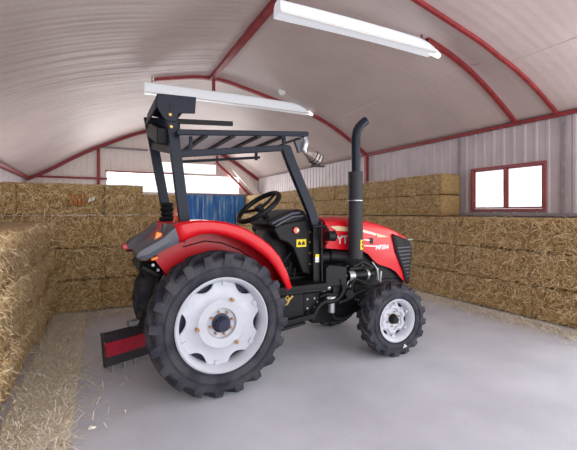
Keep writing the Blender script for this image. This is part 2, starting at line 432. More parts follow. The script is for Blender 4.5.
# ------------------------------------------------------------------ straw bales
def ribbon(V, F, p, d, nrm, L, w):
    d = d.normalized(); s = d.cross(nrm)
    if s.length < 1e-3: s = d.cross(Vector((.3, .5, .8)))
    s.normalize(); o = len(V)
    tip = d*L+nrm*random.uniform(-.03, .03)
    mid = p+d*(L*.5)+nrm*random.uniform(0, .018)
    for q, ww in ((p, w*.9), (mid, w), (p+tip, w*.7)):
        V.append(q-s*ww*.5); V.append(q+s*ww*.5)
    F.append((o, o+1, o+3, o+2)); F.append((o+2, o+3, o+5, o+4))

def bale_mesh(name, sx, sy, sz, n, seed, mats, lmin=.05, lmax=.15, w=.005, back=0, tilt=.24, out=0):
    la = 0 if name.endswith('_b') else 1
    rnd = random.Random(seed); random.seed(seed)
    V = []; F = []; MI = []
    def surf(p):
        # rounded box with lumps
        q = Vector(p); r = .045
        lim = [sx/2, sy/2, sz/2]
        c = Vector([max(-lim[k]+(0 if k == la else r), min(lim[k]-(0 if k == la else r), q[k])) for k in range(3)])
        dv = q-c
        nn = dv.normalized() if dv.length > 1e-6 else Vector((0,0,1))
        lump = .035*noise.noise(c*2.2+Vector((seed*7.1, 0, 0)))+.014*noise.noise(c*9+Vector((0, seed*3.3, 0)))
        e = (1-max(0, abs(q[la])/lim[la]-.9)/.1)*(1-.7*abs(nn.z))
        return c+nn*(r-.004+(min(lump, .03)-.032)*max(e, .25)), nn
    def face(ax, sg, nu, nv):
        dims = [sx, sy, sz]; a, b = [i for i in range(3) if i != ax]
        o = len(V)
        for i in range(nu+1):
            for j in range(nv+1):
                p = [0, 0, 0]; p[ax] = sg*dims[ax]/2; p[a] = dims[a]*(i/nu-.5); p[b] = dims[b]*(j/nv-.5)
                V.append(surf(p)[0])
        for i in range(nu):
            for j in range(nv):
                q = (o+i*(nv+1)+j, o+(i+1)*(nv+1)+j, o+(i+1)*(nv+1)+j+1, o+i*(nv+1)+j+1)
                flip = (sg > 0) == (ax == 1)
                F.append(q[::-1] if flip else q); MI.append(0)
    for ax in range(3):
        for sg in (-1, 1): face(ax, sg, 12, 12)
    b = bmesh.new(); vv = [b.verts.new(v) for v in V]
    for q in F: b.faces.new([vv[k] for k in q])
    bmesh.ops.remove_doubles(b, verts=b.verts, dist=1e-4); bmesh.ops.recalc_face_normals(b, faces=b.faces)
    b.verts.index_update(); V = [v.co.copy() for v in b.verts]; F = [tuple(v.index for v in q.verts) for q in b.faces]; b.free()
    nb = len(F)
    areas = [(0, -1, sy*sz*(.1 if back == -1 else 1)), (0, 1, sy*sz*(.1 if back == 1 else 1)), (1, -1, sx*sz), (1, 1, sx*sz), (2, 1, sx*sy)]
    tot = sum(q[2] for q in areas)
    dims = [sx, sy, sz]
    for ax, sg, A in areas:
        for _ in range(int(n*A/tot)):
            p = [rnd.uniform(-.5, .5)*dims[k] for k in range(3)]; p[ax] = sg*dims[ax]/2
            q, nn = surf(p)
            a, b = [i for i in range(3) if i != ax]
            th = rnd.gauss(0, 1.0) if rnd.random() < .6 else rnd.uniform(0, 2*PI)
            dv = Vector((0, 0, 0)); dv[a] = math.cos(th); dv[b] = math.sin(th)
            dv += nn*rnd.uniform(-.06, tilt if sg*(ax == 0) != back else .02)
            o = len(V)
            ribbon(V, F, q+nn*rnd.uniform(.0, .016), dv, nn, rnd.uniform(lmin, lmax), w*rnd.uniform(.7, 1.4))
            for v in V[o:]:
                for k in range(3):
                    lim = dims[k]/2-(.003 if k == la else .006)
                    hi_ = lim+(.05 if out and k == abs(out)-1 and out > 0 else 0); lo_ = -lim-(.05 if out and k == abs(out)-1 and out < 0 else 0)
                    v[k] = max(lo_, min(hi_, v[k]))
    me = bpy.data.meshes.new(name); me.from_pydata([tuple(v) for v in V], [], F)
    for m in mats: me.materials.append(m)
    me.polygons.foreach_set('material_index', [0]*nb+[1]*(len(F)-nb))
    me.polygons.foreach_set('use_smooth', [True]*nb+[False]*(len(F)-nb))
    return me
ORD = ['first', 'second', 'third', 'fourth', 'fifth', 'sixth', 'seventh', 'eighth', 'ninth', 'tenth', 'eleventh', 'twelfth', 'thirteenth', 'fourteenth']
def place_bale(me, c, label, group, rz=0, s=(1, 1, 1)):
    o = bpy.data.objects.new('straw_bale', me); C.objects.link(o); o.location = c; o.rotation_euler = (0, 0, rz); o.scale = s
    tag(o, label, 'straw bale', group); return o
jit = random.Random(11)
def row(meshes, axis, start, L, count, fixed, z, h, fn, group, vary=False):
    for i in range(count):
        me = meshes[jit.randrange(len(meshes))]
        c = start+L*(i+.5)
        j = jit.uniform(-.022, .022)
        loc = (fixed+j, c, z+h/2) if axis == 'y' else (c, fixed+j, z+h/2)
        hs = jit.uniform(.9, .99) if vary else 1
        place_bale(me, (loc[0], loc[1], z+h*hs/2), fn(i), group, jit.uniform(-.004, .004), (1, 1, hs))
SM = [M['core'], M['straw']]; SL = [M['core_l'], M['straw_l']]
LAY3 = ['bottom', 'middle', 'top']
# low right-hand stack, three layers
R1 = [bale_mesh('straw_bale_r', 1.22, 1.38, .52, 5200, 20+i, SM, back=1) for i in range(3)]
for k in range(3):
    row(R1, 'y', 2.0, 1.383, 11, 6.51-.012*k, .0+.52*k, .52, lambda i: 'straw bale in %s layer of low right wall stack, %s from its near end' % (LAY3[k], ORD[i]), 'low right wall straw stack', False)
# upper right-hand stack, two layers, starting past the window
R2 = [bale_mesh('straw_bale_u', .62, 1.35, .465, 4200, 40+i, SM, back=1) for i in range(3)]
for k in range(2):
    row(R2, 'y', 5.55, 1.352, 9, 6.80, 1.56+.465*k, .465, lambda i: 'straw bale in %s layer of raised right stack beyond window, %s from its near end' % (['lower', 'upper'][k], ORD[i]), 'raised right wall straw stack', k == 1)
# back stack behind the tractor
B1 = [bale_mesh('straw_bale_b', 1.22, 1.0, .53, 5200, 60+i, SM) for i in range(4)]
LAY4 = ['bottom', 'second', 'third', 'topmost']
for k in range(4):
    for i in range(3):
        c = (-2.42+1.22*(i+.5)+(.05 if k % 2 else 0), 7.42+jit.uniform(-.03, .03), .53*k+.265)
        lab = 'straw bale in %s layer of stack behind the rear wheels, %s from left' % (LAY4[k], ORD[i])
        if k == 3 and i == 2: place_bale(B1[0], (-2.42+2.44+.05+.30, 7.40, c[2]), lab, 'back straw stack', 0, (.49, 1, 1))
        else: place_bale(B1[(i+k) % 4], c, lab, 'back straw stack')
place_bale(B1[3], (.95, 7.45, 1.59+.19), 'flatter straw bale at the right end of the back stack top, beside tractor posts', 'back straw stack', 0, (.47, 1, .38/.53))
# near left stack, paler
L1 = [bale_mesh('straw_bale_l', 1.1, 1.34, .5, 9000, 80+i, SL, .06, .19, .0045, 0, .16) for i in range(3)]
for k in range(3):
    row(L1, 'y', 2.79, 1.34, 3, -1.24-.015*k, .5*k, .5, lambda i: 'pale straw bale in %s layer of near left stack, %s from camera' % (LAY3[k], ORD[i]), 'near left straw stack')

# loose straw on the floor
def litter(name, label, fn, n, matrect=None, lmin=.05, lmax=.18, clip=(-9, 9, -9, 9)):
    V = []; F = []; MI = []
    if matrect:
        x0, x1, y0, y1 = matrect; nx, ny = 14, 90
        for i in range(nx+1):
            for j in range(ny+1):
                x = x0+(x1-x0)*i/nx; yy = y0+(y1-y0)*j/ny
                ed = min(1, (nx-i)/2)
                xx = x+(.02*noise.noise(Vector((yy*6, 0, 1))) if i == nx else 0)
                V.append(Vector((xx, yy, .004+ed*(.012+.014*noise.noise(Vector((x*7, yy*7, 0)))))))
        for i in range(nx):
            for j in range(ny):
                a = i*(ny+1)+j; F.append((a, a+ny+1, a+ny+2, a+1))
    nb = len(F)
    for _ in range(n):
        x, yy = fn(); th = random.uniform(0, 2*PI)
        ribbon(V, F, Vector((x, yy, random.uniform(.004, .035 if matrect else .014))), Vector((math.cos(th), math.sin(th), random.uniform(-.03, .12))), Vector((0, 0, 1)), random.uniform(lmin, lmax), random.uniform(.004, .008))
    for v in V: v.z = max(v.z, .003); v.x = max(clip[0], min(clip[1], v.x)); v.y = max(clip[2], min(clip[3], v.y))
    me = bpy.data.meshes.new(name); me.from_pydata([tuple(v) for v in V], [], F); me.materials.append(M['mat']); me.materials.append(M['litter'])
    me.polygons.foreach_set('material_index', [0]*nb+[1]*(len(F)-nb))
    o = bpy.data.objects.new(name, me); C.objects.link(o); tag(o, label, 'straw', None, 'stuff')
random.seed(3)
def f_left():
    x = random.uniform(-.66, -.2)
    return x, random.uniform(1.4, 6.9)
litter('straw_litter', 'pale loose straw strewn along the foot of the left stack', f_left, 7500, (-.69, -.19, 1.4, 6.84), clip=(-.655, 0, 1.3, 6.84))
litter('straw_litter', 'loose straw strewn along the foot of the back stack', lambda: (random.uniform(-.3, 1.6), 6.86-abs(random.gauss(0, .35))), 1500, clip=(-.18, 2, 4, 6.86))
litter('straw_litter', 'loose straw strewn along the foot of the right stack', lambda: (5.80-abs(random.gauss(0, .24)), random.uniform(2, 9)), 6000, clip=(4, 5.81, 1.9, 9.3))
litter('straw_litter', 'few stray stalks scattered at the straw edge left of tractor', lambda: (-.14+abs(random.gauss(0, .16)), random.uniform(3.2, 6.4)), 130, clip=(-.13, 1, 3, 6.4))

# loose stalks hanging over the faces of the stacks, thickest along the joints between the layers
def fringe(label, ax, plane, sg, a, b, zs, ztop, n, mats, L=(.06, .17), zmin=.02):
    V = []; F = []
    for _ in range(n):
        z = random.choice(zs)+random.gauss(0, .05) if random.random() < .6 else random.uniform(.03, ztop)
        z = max(zmin+.03, min(ztop-.01, z)); u = random.uniform(a, b); off = plane+sg*random.uniform(.004, .03)
        th = -PI/2+random.gauss(0, .9)
        nn = Vector((sg, 0, 0)) if ax == 'x' else Vector((0, sg, 0))
        dv = (Vector((0, math.cos(th), math.sin(th))) if ax == 'x' else Vector((math.cos(th), 0, math.sin(th))))+nn*random.uniform(0, .2)
        o = len(V); ribbon(V, F, Vector((off, u, z)) if ax == 'x' else Vector((u, off, z)), dv, nn, random.uniform(*L), random.uniform(.004, .006))
        k = 0 if ax == 'x' else 1
        for v in V[o:]:
            v.z = max(zmin, v.z)
            v[k] = max(plane+.003, v[k]) if sg > 0 else min(plane-.003, v[k])
    me = bpy.data.meshes.new('loose_straw'); me.from_pydata([tuple(v) for v in V], [], F); me.materials.append(mats[1])
    o = bpy.data.objects.new('loose_straw', me); C.objects.link(o); tag(o, label, 'straw', None, 'stuff')
fringe('loose stalks hanging over the face of the low right stack', 'x', 5.853, -1, 2.0, 11, (.52, 1.04, 1.54), 1.56, 4200, SM)
fringe('loose stalks hanging over the face of the raised right stack', 'x', 6.468, -1, 5.6, 13, (2.02, 2.45), 2.49, 2200, SM, zmin=1.58)
fringe('loose stalks hanging over the face of the back stack', 'y', 6.888, -1, -2.4, 1.2, (.53, 1.06, 1.59, 2.08), 1.95, 2600, SM)
fringe('pale stalks hanging over the face of the near left stack', 'x', -.665, 1, 2.9, 6.75, (.5, 1.0, 1.47), 1.49, 4200, SL)
# scraps
sp = at(92, 429, 2.8); q = CAMH*FPX/(429-212)
px_ = (92-288.5)/FPX
sp = Vector((q*(math.sin(YAW)+math.cos(YAW)*px_), q*(math.cos(YAW)-math.sin(YAW)*px_), .004))
MBs = MB().grid([[sp+Vector((-.03+.02*i, -.015+.015*j, .003+.006*((i*j) % 3))) for j in range(3)] for i in range(4)])
tag(MBs.build('paper_scrap', M['paper']), 'tiny white paper scrap on the concrete floor at lower left', 'scrap')
bo = at(79, 200, 6.84)
sc_ = thing('wood_scrap', (bo.x, 6.86, bo.z-.12), 'small tan slatted wood scrap stuck in the back straw stack', 'scrap')
for i in range(4):
    MB().box((bo.x-.11+.06*i, 6.87+.004*i, bo.z+.01*(i % 2)), (.045, .05, .19-.02*(i % 2)), Matrix.Rotation(.08*(i-1.5), 3, 'Y')).build('slat', M['rust'], sc_)
MB().box((bo.x, 6.90, bo.z-.03), (.25, .015, .04)).build('crosspiece', M['rust'], sc_)
tag(MB().grid([[Vector((bo.x+.13+.03*i, 6.885-.012*((i+j) % 2), bo.z-.03+.035*j+.01*i)) for j in range(3)] for i in range(4)]).build('paper_scrap', M['paper'], solid=.004), 'crumpled white scrap beside the tan slats in the back stack', 'scrap')

# ------------------------------------------------------------------ the tractor
TY = 3.95                                                                        # centre line
RX, RZ, RR = .98, .645, .645
FX, FZ, FR = 3.015, .418, .418
TR = thing('tractor', (RX, TY, 0), 'red farm tractor with white rims, canopy roof and tall black exhaust', 'tractor')
def mir(Y): return 2*TY-Y
def part(mb, name, m, parent=None, **k): return mb.build(name, m, parent or TR, off=TR.location, **k)

def lugs(mb, c, R, Rb, hw, n, sgn):
    """chevron tread bars"""
    for side in (-1, 1):
        for i in range(n):
            a0 = 2*PI*(i+(.5 if side > 0 else 0))/n
            st = [(-.02, 0, Rb-.012, R), (.32, .11, Rb-.012, R), (.70, .20, Rb-.012, R-.004), (1.0, .245, Rb-.03, R-.014), (1.07, .26, Rb-.075, R-.07)]
            rows = []
            for fy, da, rb, rt in st:
                a = a0+sgn*da; wa = .034/R*(1.0 if fy < .9 else 1.15)
                y = side*hw*fy
                ring = []
                for r, ww in ((rb, 1.35), (rt, .8)):
                    pass
                ring = [(rb, a-wa*1.3), (rt, a-wa*.8), (rt, a+wa*.8), (rb, a+wa*1.3)]
                rows.append([Vector(c)+Vector((r*math.cos(b), y, r*math.sin(b))) for r, b in ring])
            mb.grid(rows, wrap=True)
            o = len(mb.v)-4
            mb.f.append([o, o+1, o+2, o+3]); mb.mi.append(0)
            o = len(mb.v)-20
            mb.f.append([o+3, o+2, o+1, o]); mb.mi.append(0)

def wheel(kind, c, R, rim, hw, sd, nl, sgn, steer=0):
    """sd: -1 when the outer face looks to the near side, +1 to the far side"""
    c = Vector(c)
    X = Matrix.Translation(c) @ Matrix.Rotation(steer, 4, 'Z') @ Matrix.Translation(-c)
    k = hw/.17
    big = R > .5
    s = sd
    n = 72
    # rim with its lip, barrel and scalloped disc
    m = MB()
    prof = [(rim+.012, s*hw*.80), (rim+.016, s*hw*.92), (rim+.002, s*hw*.95), (rim-.012, s*hw*.86), (rim-.028, s*hw*.70), (rim-.04, s*hw*.30), (rim-.04, -s*hw*.5), (rim-.01, -s*hw*.85), (rim+.014, -s*hw*.9)]
    m.lathe_y(prof, c, n)
    lob = 6; rows = []
    ri = .075 if big else .05
    ro = rim-.034
    for i in range(n):
        a = 2*PI*i/n
        sc_ = ro-(.062 if big else .04)*max(0, math.cos(lob*a+.6)*1.1-.1)**.6
        ring = []
        lv = [(ri, .40), (ri+.03, .40), (.128, .42), (.138, .60), (.215, .63), (.238, .50), (sc_*.9, .40), (sc_*.985, .42), (sc_, .40), (sc_, .30)]
        if not big: lv = [(ri, .20), (ri+.03, .20), (ri+(sc_-ri)*.42, .22), (ri+(sc_-ri)*.52, .40), (ri+(sc_-ri)*.7, .40), (ri+(sc_-ri)*.8, .26), (ri+(sc_-ri)*.92, .16), (sc_, .15), (sc_, .05)]
        for r, y in lv: ring.append(c+Vector((r*math.cos(a), s*hw*y, r*math.sin(a))))
        rows.append(ring)
    rows.append(rows[0]); m.grid(rows)
    # lugs joining the disc to the rim
    for i in range(lob):
        a = 2*PI*(i+.5)/lob-.1
        p = c+Vector(((ro-.005)*math.cos(a), s*hw*.42, (ro-.005)*math.sin(a)))
        m.box(p, (.07 if big else .04, .025, .045 if big else .03), Matrix.Rotation(-a, 3, 'Y'))
    w = part(m.xf(X), kind, M['rim'], smooth=35)
    # tyre
    t = MB()
    Rb = R-(.042 if big else .03)
    cp = [(rim-.0, -hw*.78), (rim+.02, -hw*.93), (rim+(Rb-rim)*.35, -hw*1.03), (rim+(Rb-rim)*.6, -hw*1.05), (rim+(Rb-rim)*.85, -hw*.98), (Rb-.01, -hw*.86), (Rb, -hw*.6), (Rb+.004, 0)]
    # fine ribs pressed into the sidewall
    prof = cp+[(r, -y) for r, y in cp[-2::-1]]
    t.lathe_y(prof, c, n)
    for q in (.12, .5, .56):
        r = rim+(Rb-rim)*q
        t.lathe_y([(r-.004, s*hw*1.0), (r, s*(hw*1.04+.006)), (r+.005, s*hw*1.0)], c, n)
    lugs(t, c, R, Rb, hw, nl, sgn)
    part(t.xf(X), 'tyre', M['tyre'], w, smooth=30)
    # hub and nuts
    h = MB()
    if big:
        h.lathe_y([(.0, s*hw*1.02), (.05, s*hw*1.02), (.062, s*hw*.92), (.066, s*hw*.55), (.085, s*hw*.5), (.085, s*hw*.2), (0, s*hw*.2)], c, 28)
    else:
        h.lathe_y([(.0, s*hw*.8), (.036, s*hw*.78), (.044, s*hw*.6), (.047, s*hw*.3), (.06, s*hw*.3), (.06, 0), (0, 0)], c, 24)
    part(h.xf(X), 'hub_cap', M['hub'] if big else M['blackp'], w, smooth=35)
    d = MB().lathe_y([(0, s*hw*.02), (ro+.004, s*hw*.02), (ro+.004, -s*hw*.15), (0, -s*hw*.15)], c, 36)  # dark disc added behind the rim so its gaps read dark
    part(d.xf(X), 'dark_backing', M['hub'] if big else M['blackp'], w)
    nn, rr = (8, .104) if big else (6, .083)
    for i in range(nn):
        a = 2*PI*(i+.3)/nn
        p = c+Vector((rr*math.cos(a), 0, rr*math.sin(a)))
        q = MB().cyl(p+Vector((0, s*hw*.3, 0)), p+Vector((0, s*hw*(.58 if big else .38), 0)), .0125 if big else .011, 6)
        part(q.xf(X), 'wheel_nut', M['bolt'], w)
    if big:
        for i in range(3):
            a = 2*PI*i/3+1.15
            p = c+Vector((.225*math.cos(a), 0, .225*math.sin(a)))
            q = MB().cyl(p+Vector((0, s*hw*.5, 0)), p+Vector((0, s*hw*.80, 0)), .017, 8)
            part(q.xf(X), 'rim_bolt', M['bolt'], w)
    elif s < 0:
        a = -1.28; rm = rim+(Rb-rim)*.45
        vs = []
        tri = []
        for dr, dt in ((-.022, -.0), (.02, -.028), (.02, .028)):
            aa = a+dt/rm; r = rm+dr
            tri.append(c+Vector((r*math.cos(aa), s*(hw*1.05+.007), r*math.sin(aa))))
        cen = sum(tri, Vector())/3
        inn = [cen+(v-cen)*.4 for v in tri]
        mk = MB().grid([tri+[tri[0]], inn+[inn[0]]])
        part(mk.xf(X), 'tyre_mark', M['white'], w, solid=.002)
    return w
wheel('rear_wheel', (RX, 3.345, RZ), RR, .41, .17, -1, 20, 1)
wheel('rear_wheel', (RX, 4.63, RZ), RR, .41, .17, 1, 20, 1)
wheel('front_wheel', (FX, 3.285, FZ), FR, .232, .115, -1, 17, 1, -math.radians(5))
wheel('front_wheel', (FX, mir(3.34), FZ), FR, .232, .115, 1, 17, 1, -math.radians(5))

# rear fenders
topx = [(174.5,226),(184,223.2),(195.6,221.5),(210,221.3),(225,223),(240,227),(250.5,232),(262,239),(271.7,247),(280,257),(287,271),(292,287)]
lowx = [(180,243),(190,238),(200,234.3),(213,233.5),(225,235.5),(240,240.5),(250.5,246),(260,252.5),(267,258.5),(275,268),(282,280),(287,290)]
YO, YI = 3.26, 3.63
tp = [at(a, b, YO) for a, b in topx]; lp = [at(a, b, YO) for a, b in lowx]
tail_t = [at(a, b, YO) for a, b in ((136.5,254.5),(140,250.5),(146,246.5),(155,241.5),(164,236.5),(169,231),(174.5,226))]
tail_l = [at(a, b, YO) for a, b in ((137,259),(140,260),(148,259.5),(155,256),(164,250.5),(172,246.5),(180,243))]
for sd in (0, 1):
    fy = (lambda Y: Y) if sd == 0 else mir
    g = MB(); rows = []
    for a, b in zip(tp, lp):
        rows.append([Vector((b.x, fy(YO), b.z)), Vector((a.x*.4+b.x*.6, fy(YO-.012), a.z*.4+b.z*.6)), Vector((a.x*.9+b.x*.1, fy(YO-.004), a.z*.9+b.z*.1)), Vector((a.x, fy(YO+.02), a.z+.006)), Vector((a.x, fy(YI), a.z+.004))])
    g.grid(rows)
    # inner panel
    base = [Vector((tp[-1].x, 0, .80)), Vector((.96, 0, .72)), Vector((.52, 0, 1.0))]
    poly = [(p.x, p.z+.002) for p in tp]+[(tp[-1].x-.02, .8), (1.2, .7), (.75, .8), (.46, 1.2)]
    g.prism(poly, fy(YI), fy(YI+.02))
    fd = part(g, 'rear_fender', M['red'], smooth=35, solid=.008)
    if sd == 0:
        # seam and bolt heads along the inner panel
        q = MB().tube([at(x, y, YI-.012) for x, y in ((183,247),(205,241),(222,243),(240,250),(254,260),(266,273),(275,287))], .006, 6)
        part(q, 'fender_cable', M['black'], fd)
    t = MB(); rows = []
    for a, b in zip(tail_t, tail_l):
        rows.append([Vector((b.x, fy(YO+.01), b.z)), Vector((a.x*.4+b.x*.6, fy(YO-.02), a.z*.4+b.z*.6)), Vector((a.x*.9+b.x*.1, fy(YO-.012), a.z*.9+b.z*.1)), Vector((a.x, fy(YO+.03), a.z+.008)), Vector((a.x, fy(YI+.02), a.z+.008)), Vector((b.x, fy(YI+.02), b.z))])
    t.grid(rows, wrap=True)
    n6 = len(rows)*6
    t.f.append(list(range(5, -1, -1))); t.mi.append(0); t.f.append(list(range(n6-6, n6))); t.mi.append(0)
    tl = part(t, 'fender_tail', M['fgrey'], smooth=40)
    if sd == 0:
        p = at(158, 237, 3.34)
        part(MB().box(p+Vector((0, 0, .0)), (.055, .05, .085), Matrix.Rotation(.25, 3, 'Y')), 'turn_signal', M['amber'], tl, bev=.01)
        p2 = at(164, 229, 3.38)
        part(MB().bar(p+Vector((.03, .03, -.06)), p2+Vector((0, 0, .05)), .03, .02), 'signal_bracket', M['fgrey'], tl)
        p = at(152, 258, 3.45)
        part(MB().box(p+Vector((.02, 0, -.005)), (.06, .04, .028), Matrix.Rotation(-.3, 3, 'Y')), 'amber_reflector', M['amber'], tl, bev=.008)
    else:
        p = at(128, 246.5, 4.45)
        part(MB().box(p, (.12, .07, .06), Matrix.Rotation(.1, 3, 'Y')), 'tail_light', M['lensred'], tl, bev=.01)
        part(MB().box(p+Vector((.03, 0, -.04)), (.1, .05, .035)), 'light_bracket', M['blackp'], tl, bev=.005)
# rear deck between the fenders, dark with a red edge
part(MB().prism([(.42, 1.30), (.60, 1.50), (.98, 1.50), (.98, 1.42), (.5, 1.24)], 3.66, mir(3.66)), 'rear_deck', M['fgrey'], bev=.01)
part(MB().prism([(.385, 1.29), (.41, 1.33), (.60, 1.535), (.63, 1.52), (.43, 1.27)], 3.85, mir(3.64)), 'deck_edge', M['red'])
# seat, low between the fenders
st = part(MB().box((1.12, TY, 1.28), (.42, .44, .12)).box((.90, TY, 1.41), (.1, .42, .2), Matrix.Rotation(-.15, 3, 'Y')), 'seat', M['blackp'], bev=.03)

# transmission, engine, belly
part(MB().span((.62, 3.73, .42), (1.75, mir(3.73), 1.0)).span((.70, 3.78, 1.0), (1.5, mir(3.78), 1.24)).cyl((RX, 3.5, RZ), (RX, mir(3.5), RZ), .12, 20), 'transmission', M['black'], bev=.02)
part(MB().span((2.2, 3.70, .52), (3.15, mir(3.70), 1.16)).span((2.3, 3.74, 1.16), (3.2, mir(3.74), 1.42)), 'engine_block', M['black'], bev=.015)
part(MB().span((1.72, 3.72, .45), (2.25, mir(3.72), .92)), 'clutch_housing', M['black'], bev=.02)
part(MB().span((3.1, 3.72, .48), (3.62, mir(3.72), .78)).span((3.15, 3.70, .78), (3.6, mir(3.70), 1.2)), 'front_bolster', M['black'], bev=.015)
part(MB().cyl((FX, 3.42, FZ), (FX, mir(3.42), FZ), .075, 14).span((2.93, 3.75, .36), (3.15, mir(3.75), .56)), 'front_axle', M['black'], smooth=40)
part(MB().tube([(2.25, 3.95, .45), (2.9, 3.95, .42)], .06, 12), 'drive_shaft', M['black'], smooth=40)
# oil pan and the dark guard beneath the engine
part(MB().prism([(2.15, .62), (2.22, .34), (2.7, .30), (2.95, .46), (2.95, .62)], 3.74, mir(3.74)), 'oil_pan', M['black'], bev=.015)

# platform and steps
part(MB().span((1.60, 3.36, .835), (2.20, mir(3.36), .885)).span((1.60, 3.37, .80), (2.20, 3.40, .84)), 'platform', M['black'], bev=.006)
part(MB().prism([(1.50, .78), (1.95, .78), (1.95, .52), (1.5, .50)], 3.46, 3.72), 'tool_box', M['black'], bev=.012)
fs = part(MB().prism([(1.42, .50), (2.05, .56), (2.05, .51), (1.42, .435)], 3.40, 3.75), 'step_plate', M['black'], bev=.006)
part(MB().prism([(1.42, .425), (1.95, .48), (1.95, .455), (1.42, .39)], 3.42, 3.72), 'step_rail', M['blackp'], fs, bev=.004)
# yellow linkage rod beneath the platform
part(MB().tube([at(272,312,3.37), at(279,308,3.37), at(287,304,3.37)], .009, 8).tube([at(287,304,3.37), at(289.5,299,3.37), at(292.5,296,3.37)], .012, 8).tube([at(287,301,3.36), at(289,298,3.36), at(287.5,296,3.36), at(285.5,298,3.36), at(287,301,3.36)], .007, 6), 'linkage_rod', M['brass'], smooth=50)
# bolted plate
pa, pb = at(304, 294, 3.55), at(319, 313, 3.55)
bpz = part(MB().span((pa.x, 3.55, pb.z), (pb.x, 3.60, pa.z)), 'side_plate', M['black'], bev=.004)
for x, y in ((307,299),(307,308),(314,298),(314,307),(317,302),(321,305)):
    p = at(x, y, 3.55)
    part(MB().cyl(p, p+Vector((0,-.012,0)), .011, 6), 'bolt', M['steel'], bpz)
for x, y in ((300,286),(326,291),(372,297),(368,302),(362,305),(378,286),(358,300)):
    p = at(x, y, 3.64)
    part(MB().cyl(p+Vector((0,.08,0)), p+Vector((0,-.012,0)), .010, 6), 'bolt', M['steel'])
# fuel filter
p = at(331.5, 299, 3.55)
ff = part(MB().cyl(p+Vector((0,0,-.02)), p+Vector((0,0,.03)), .05, 16).cyl(p+Vector((-.06,0,.01)), p+Vector((.07,0,.015)), .018, 10), 'fuel_filter', M['white'], smooth=40)
part(MB().cyl(p+Vector((0,0,-.15)), p+Vector((0,0,-.02)), .04, 16), 'filter_bowl', M['steel'], ff, smooth=40)
# battery / relay box
pa, pb = at(325, 267, 3.5), at(346, 285, 3.5)
part(MB().prism([(pa.x, pb.z), (pa.x, pa.z-.01), (pa.x+.05, pa.z+.02), (pb.x-.02, pa.z-.01), (pb.x, pa.z-.04), (pb.x, pb.z)], 3.48, 3.70), 'relay_box', M['blackp'], bev=.012)
# starter motor
a, b = at(347, 276, 3.56), at(369, 274, 3.56)
sm = part(MB().cyl(a, b, .062, 20).cyl(b, b+Vector((.05,0,.003)), .045, 16).cyl(a+Vector((.02,.0,.08)), a+Vector((.2,0,.08)), .03, 12), 'starter_motor', M['black'], smooth=40)
part(MB().cyl(a.lerp(b,.02), a.lerp(b,.26), .065, 20), 'motor_band', M['steel'], sm, smooth=40)
part(MB().cyl(b+Vector((-.06,0,0)), b+Vector((-.03,0,0)), .064, 20), 'motor_band', M['steel'], sm, smooth=40)
# injection pump and other castings on the engine side
a = at(336, 289, 3.58)
part(MB().box(a, (.16,.12,.09)).cyl(a+Vector((-.16,0,.01)), a+Vector((.2,0,.01)), .035, 12).cyl(a+Vector((.05,0,-.05)), a+Vector((.05,0,.12)), .022, 10).box(a+Vector((.2,.03,.02)), (.1,.1,.14)), 'injection_pump', M['blackp'], bev=.006)
part(MB().cyl(at(318,288,3.52), at(329,287,3.52), .036, 12).cyl(at(322,288,3.5), at(324,288,3.5), .046, 12), 'valve_body', M['steel'], smooth=40)
# hoses
def hose(pts, r, Y, name='hose', m='blackp'):
    P = [at(x, y, Y) for x, y in pts]; Q = []
    for i in range(len(P)-1):
        p0 = P[max(i-1,0)]; p1 = P[i]; p2 = P[i+1]; p3 = P[min(i+2,len(P)-1)]
        for k in range(4):
            t = k/4
            Q.append(.5*((2*p1)+(-p0+p2)*t+(2*p0-5*p1+4*p2-p3)*t*t+(-p0+3*p1-3*p2+p3)*t**3))
    Q.append(P[-1])
    return part(MB().tube(Q, r, 8), name, M[m], smooth=60)
hose([(313,318),(317,309),(324,302),(334,301),(342,294),(345,284)], .026, 3.5)
hose([(338,303),(348,299),(357,293),(366,291),(374,290)], .022, 3.52)
hose([(333,312),(334,317),(342,319),(351,315)], .016, 3.55)
hose([(340,279),(343,290),(339,298)], .014, 3.48)
hose([(352,285),(356,279),(366,284),(374,279)], .013, 3.5)
hose([(372,262),(377,270),(378,280)], .012, 3.55, 'hose', 'steel')
hose([(320,297),(328,294),(338,295)], .012, 3.5)
hose([(346,260),(354,266),(362,262),(370,266)], .02, 3.56)
p = at(374.5, 291, 3.5)
part(MB().box(p, (.05,.03,.035)), 'red_cap', M['lensred'], bev=.008)

q = MB()
for k in range(4):
    q = MB().tube([at(338+4*k,287,3.55), at(340+5*k,280-k,3.52), at(344+6*k,272-2*k,3.6), at(350+5*k,262,3.7)], .006, 6); part(q, 'fuel_line', M['steel'], smooth=60)
part(MB().box(at(358,288,3.62), (.16,.1,.12)), 'engine_bracket', M['blackp'], bev=.008)
part(MB().box(at(368,268,3.66), (.2,.06,.08)), 'engine_bracket', M['blackp'], bev=.008)
part(MB().cyl(at(377,280,3.6), at(377,268,3.6), .02, 10), 'front_rod', M['steel'], smooth=40)
part(MB().cyl(at(380,282,3.58), at(381,271,3.58), .014, 10), 'front_rod', M['steel'], smooth=40)
part(MB().cyl(at(350,294,3.5), at(350,294,3.62), .05, 16), 'pulley', M['blackp'], smooth=40)
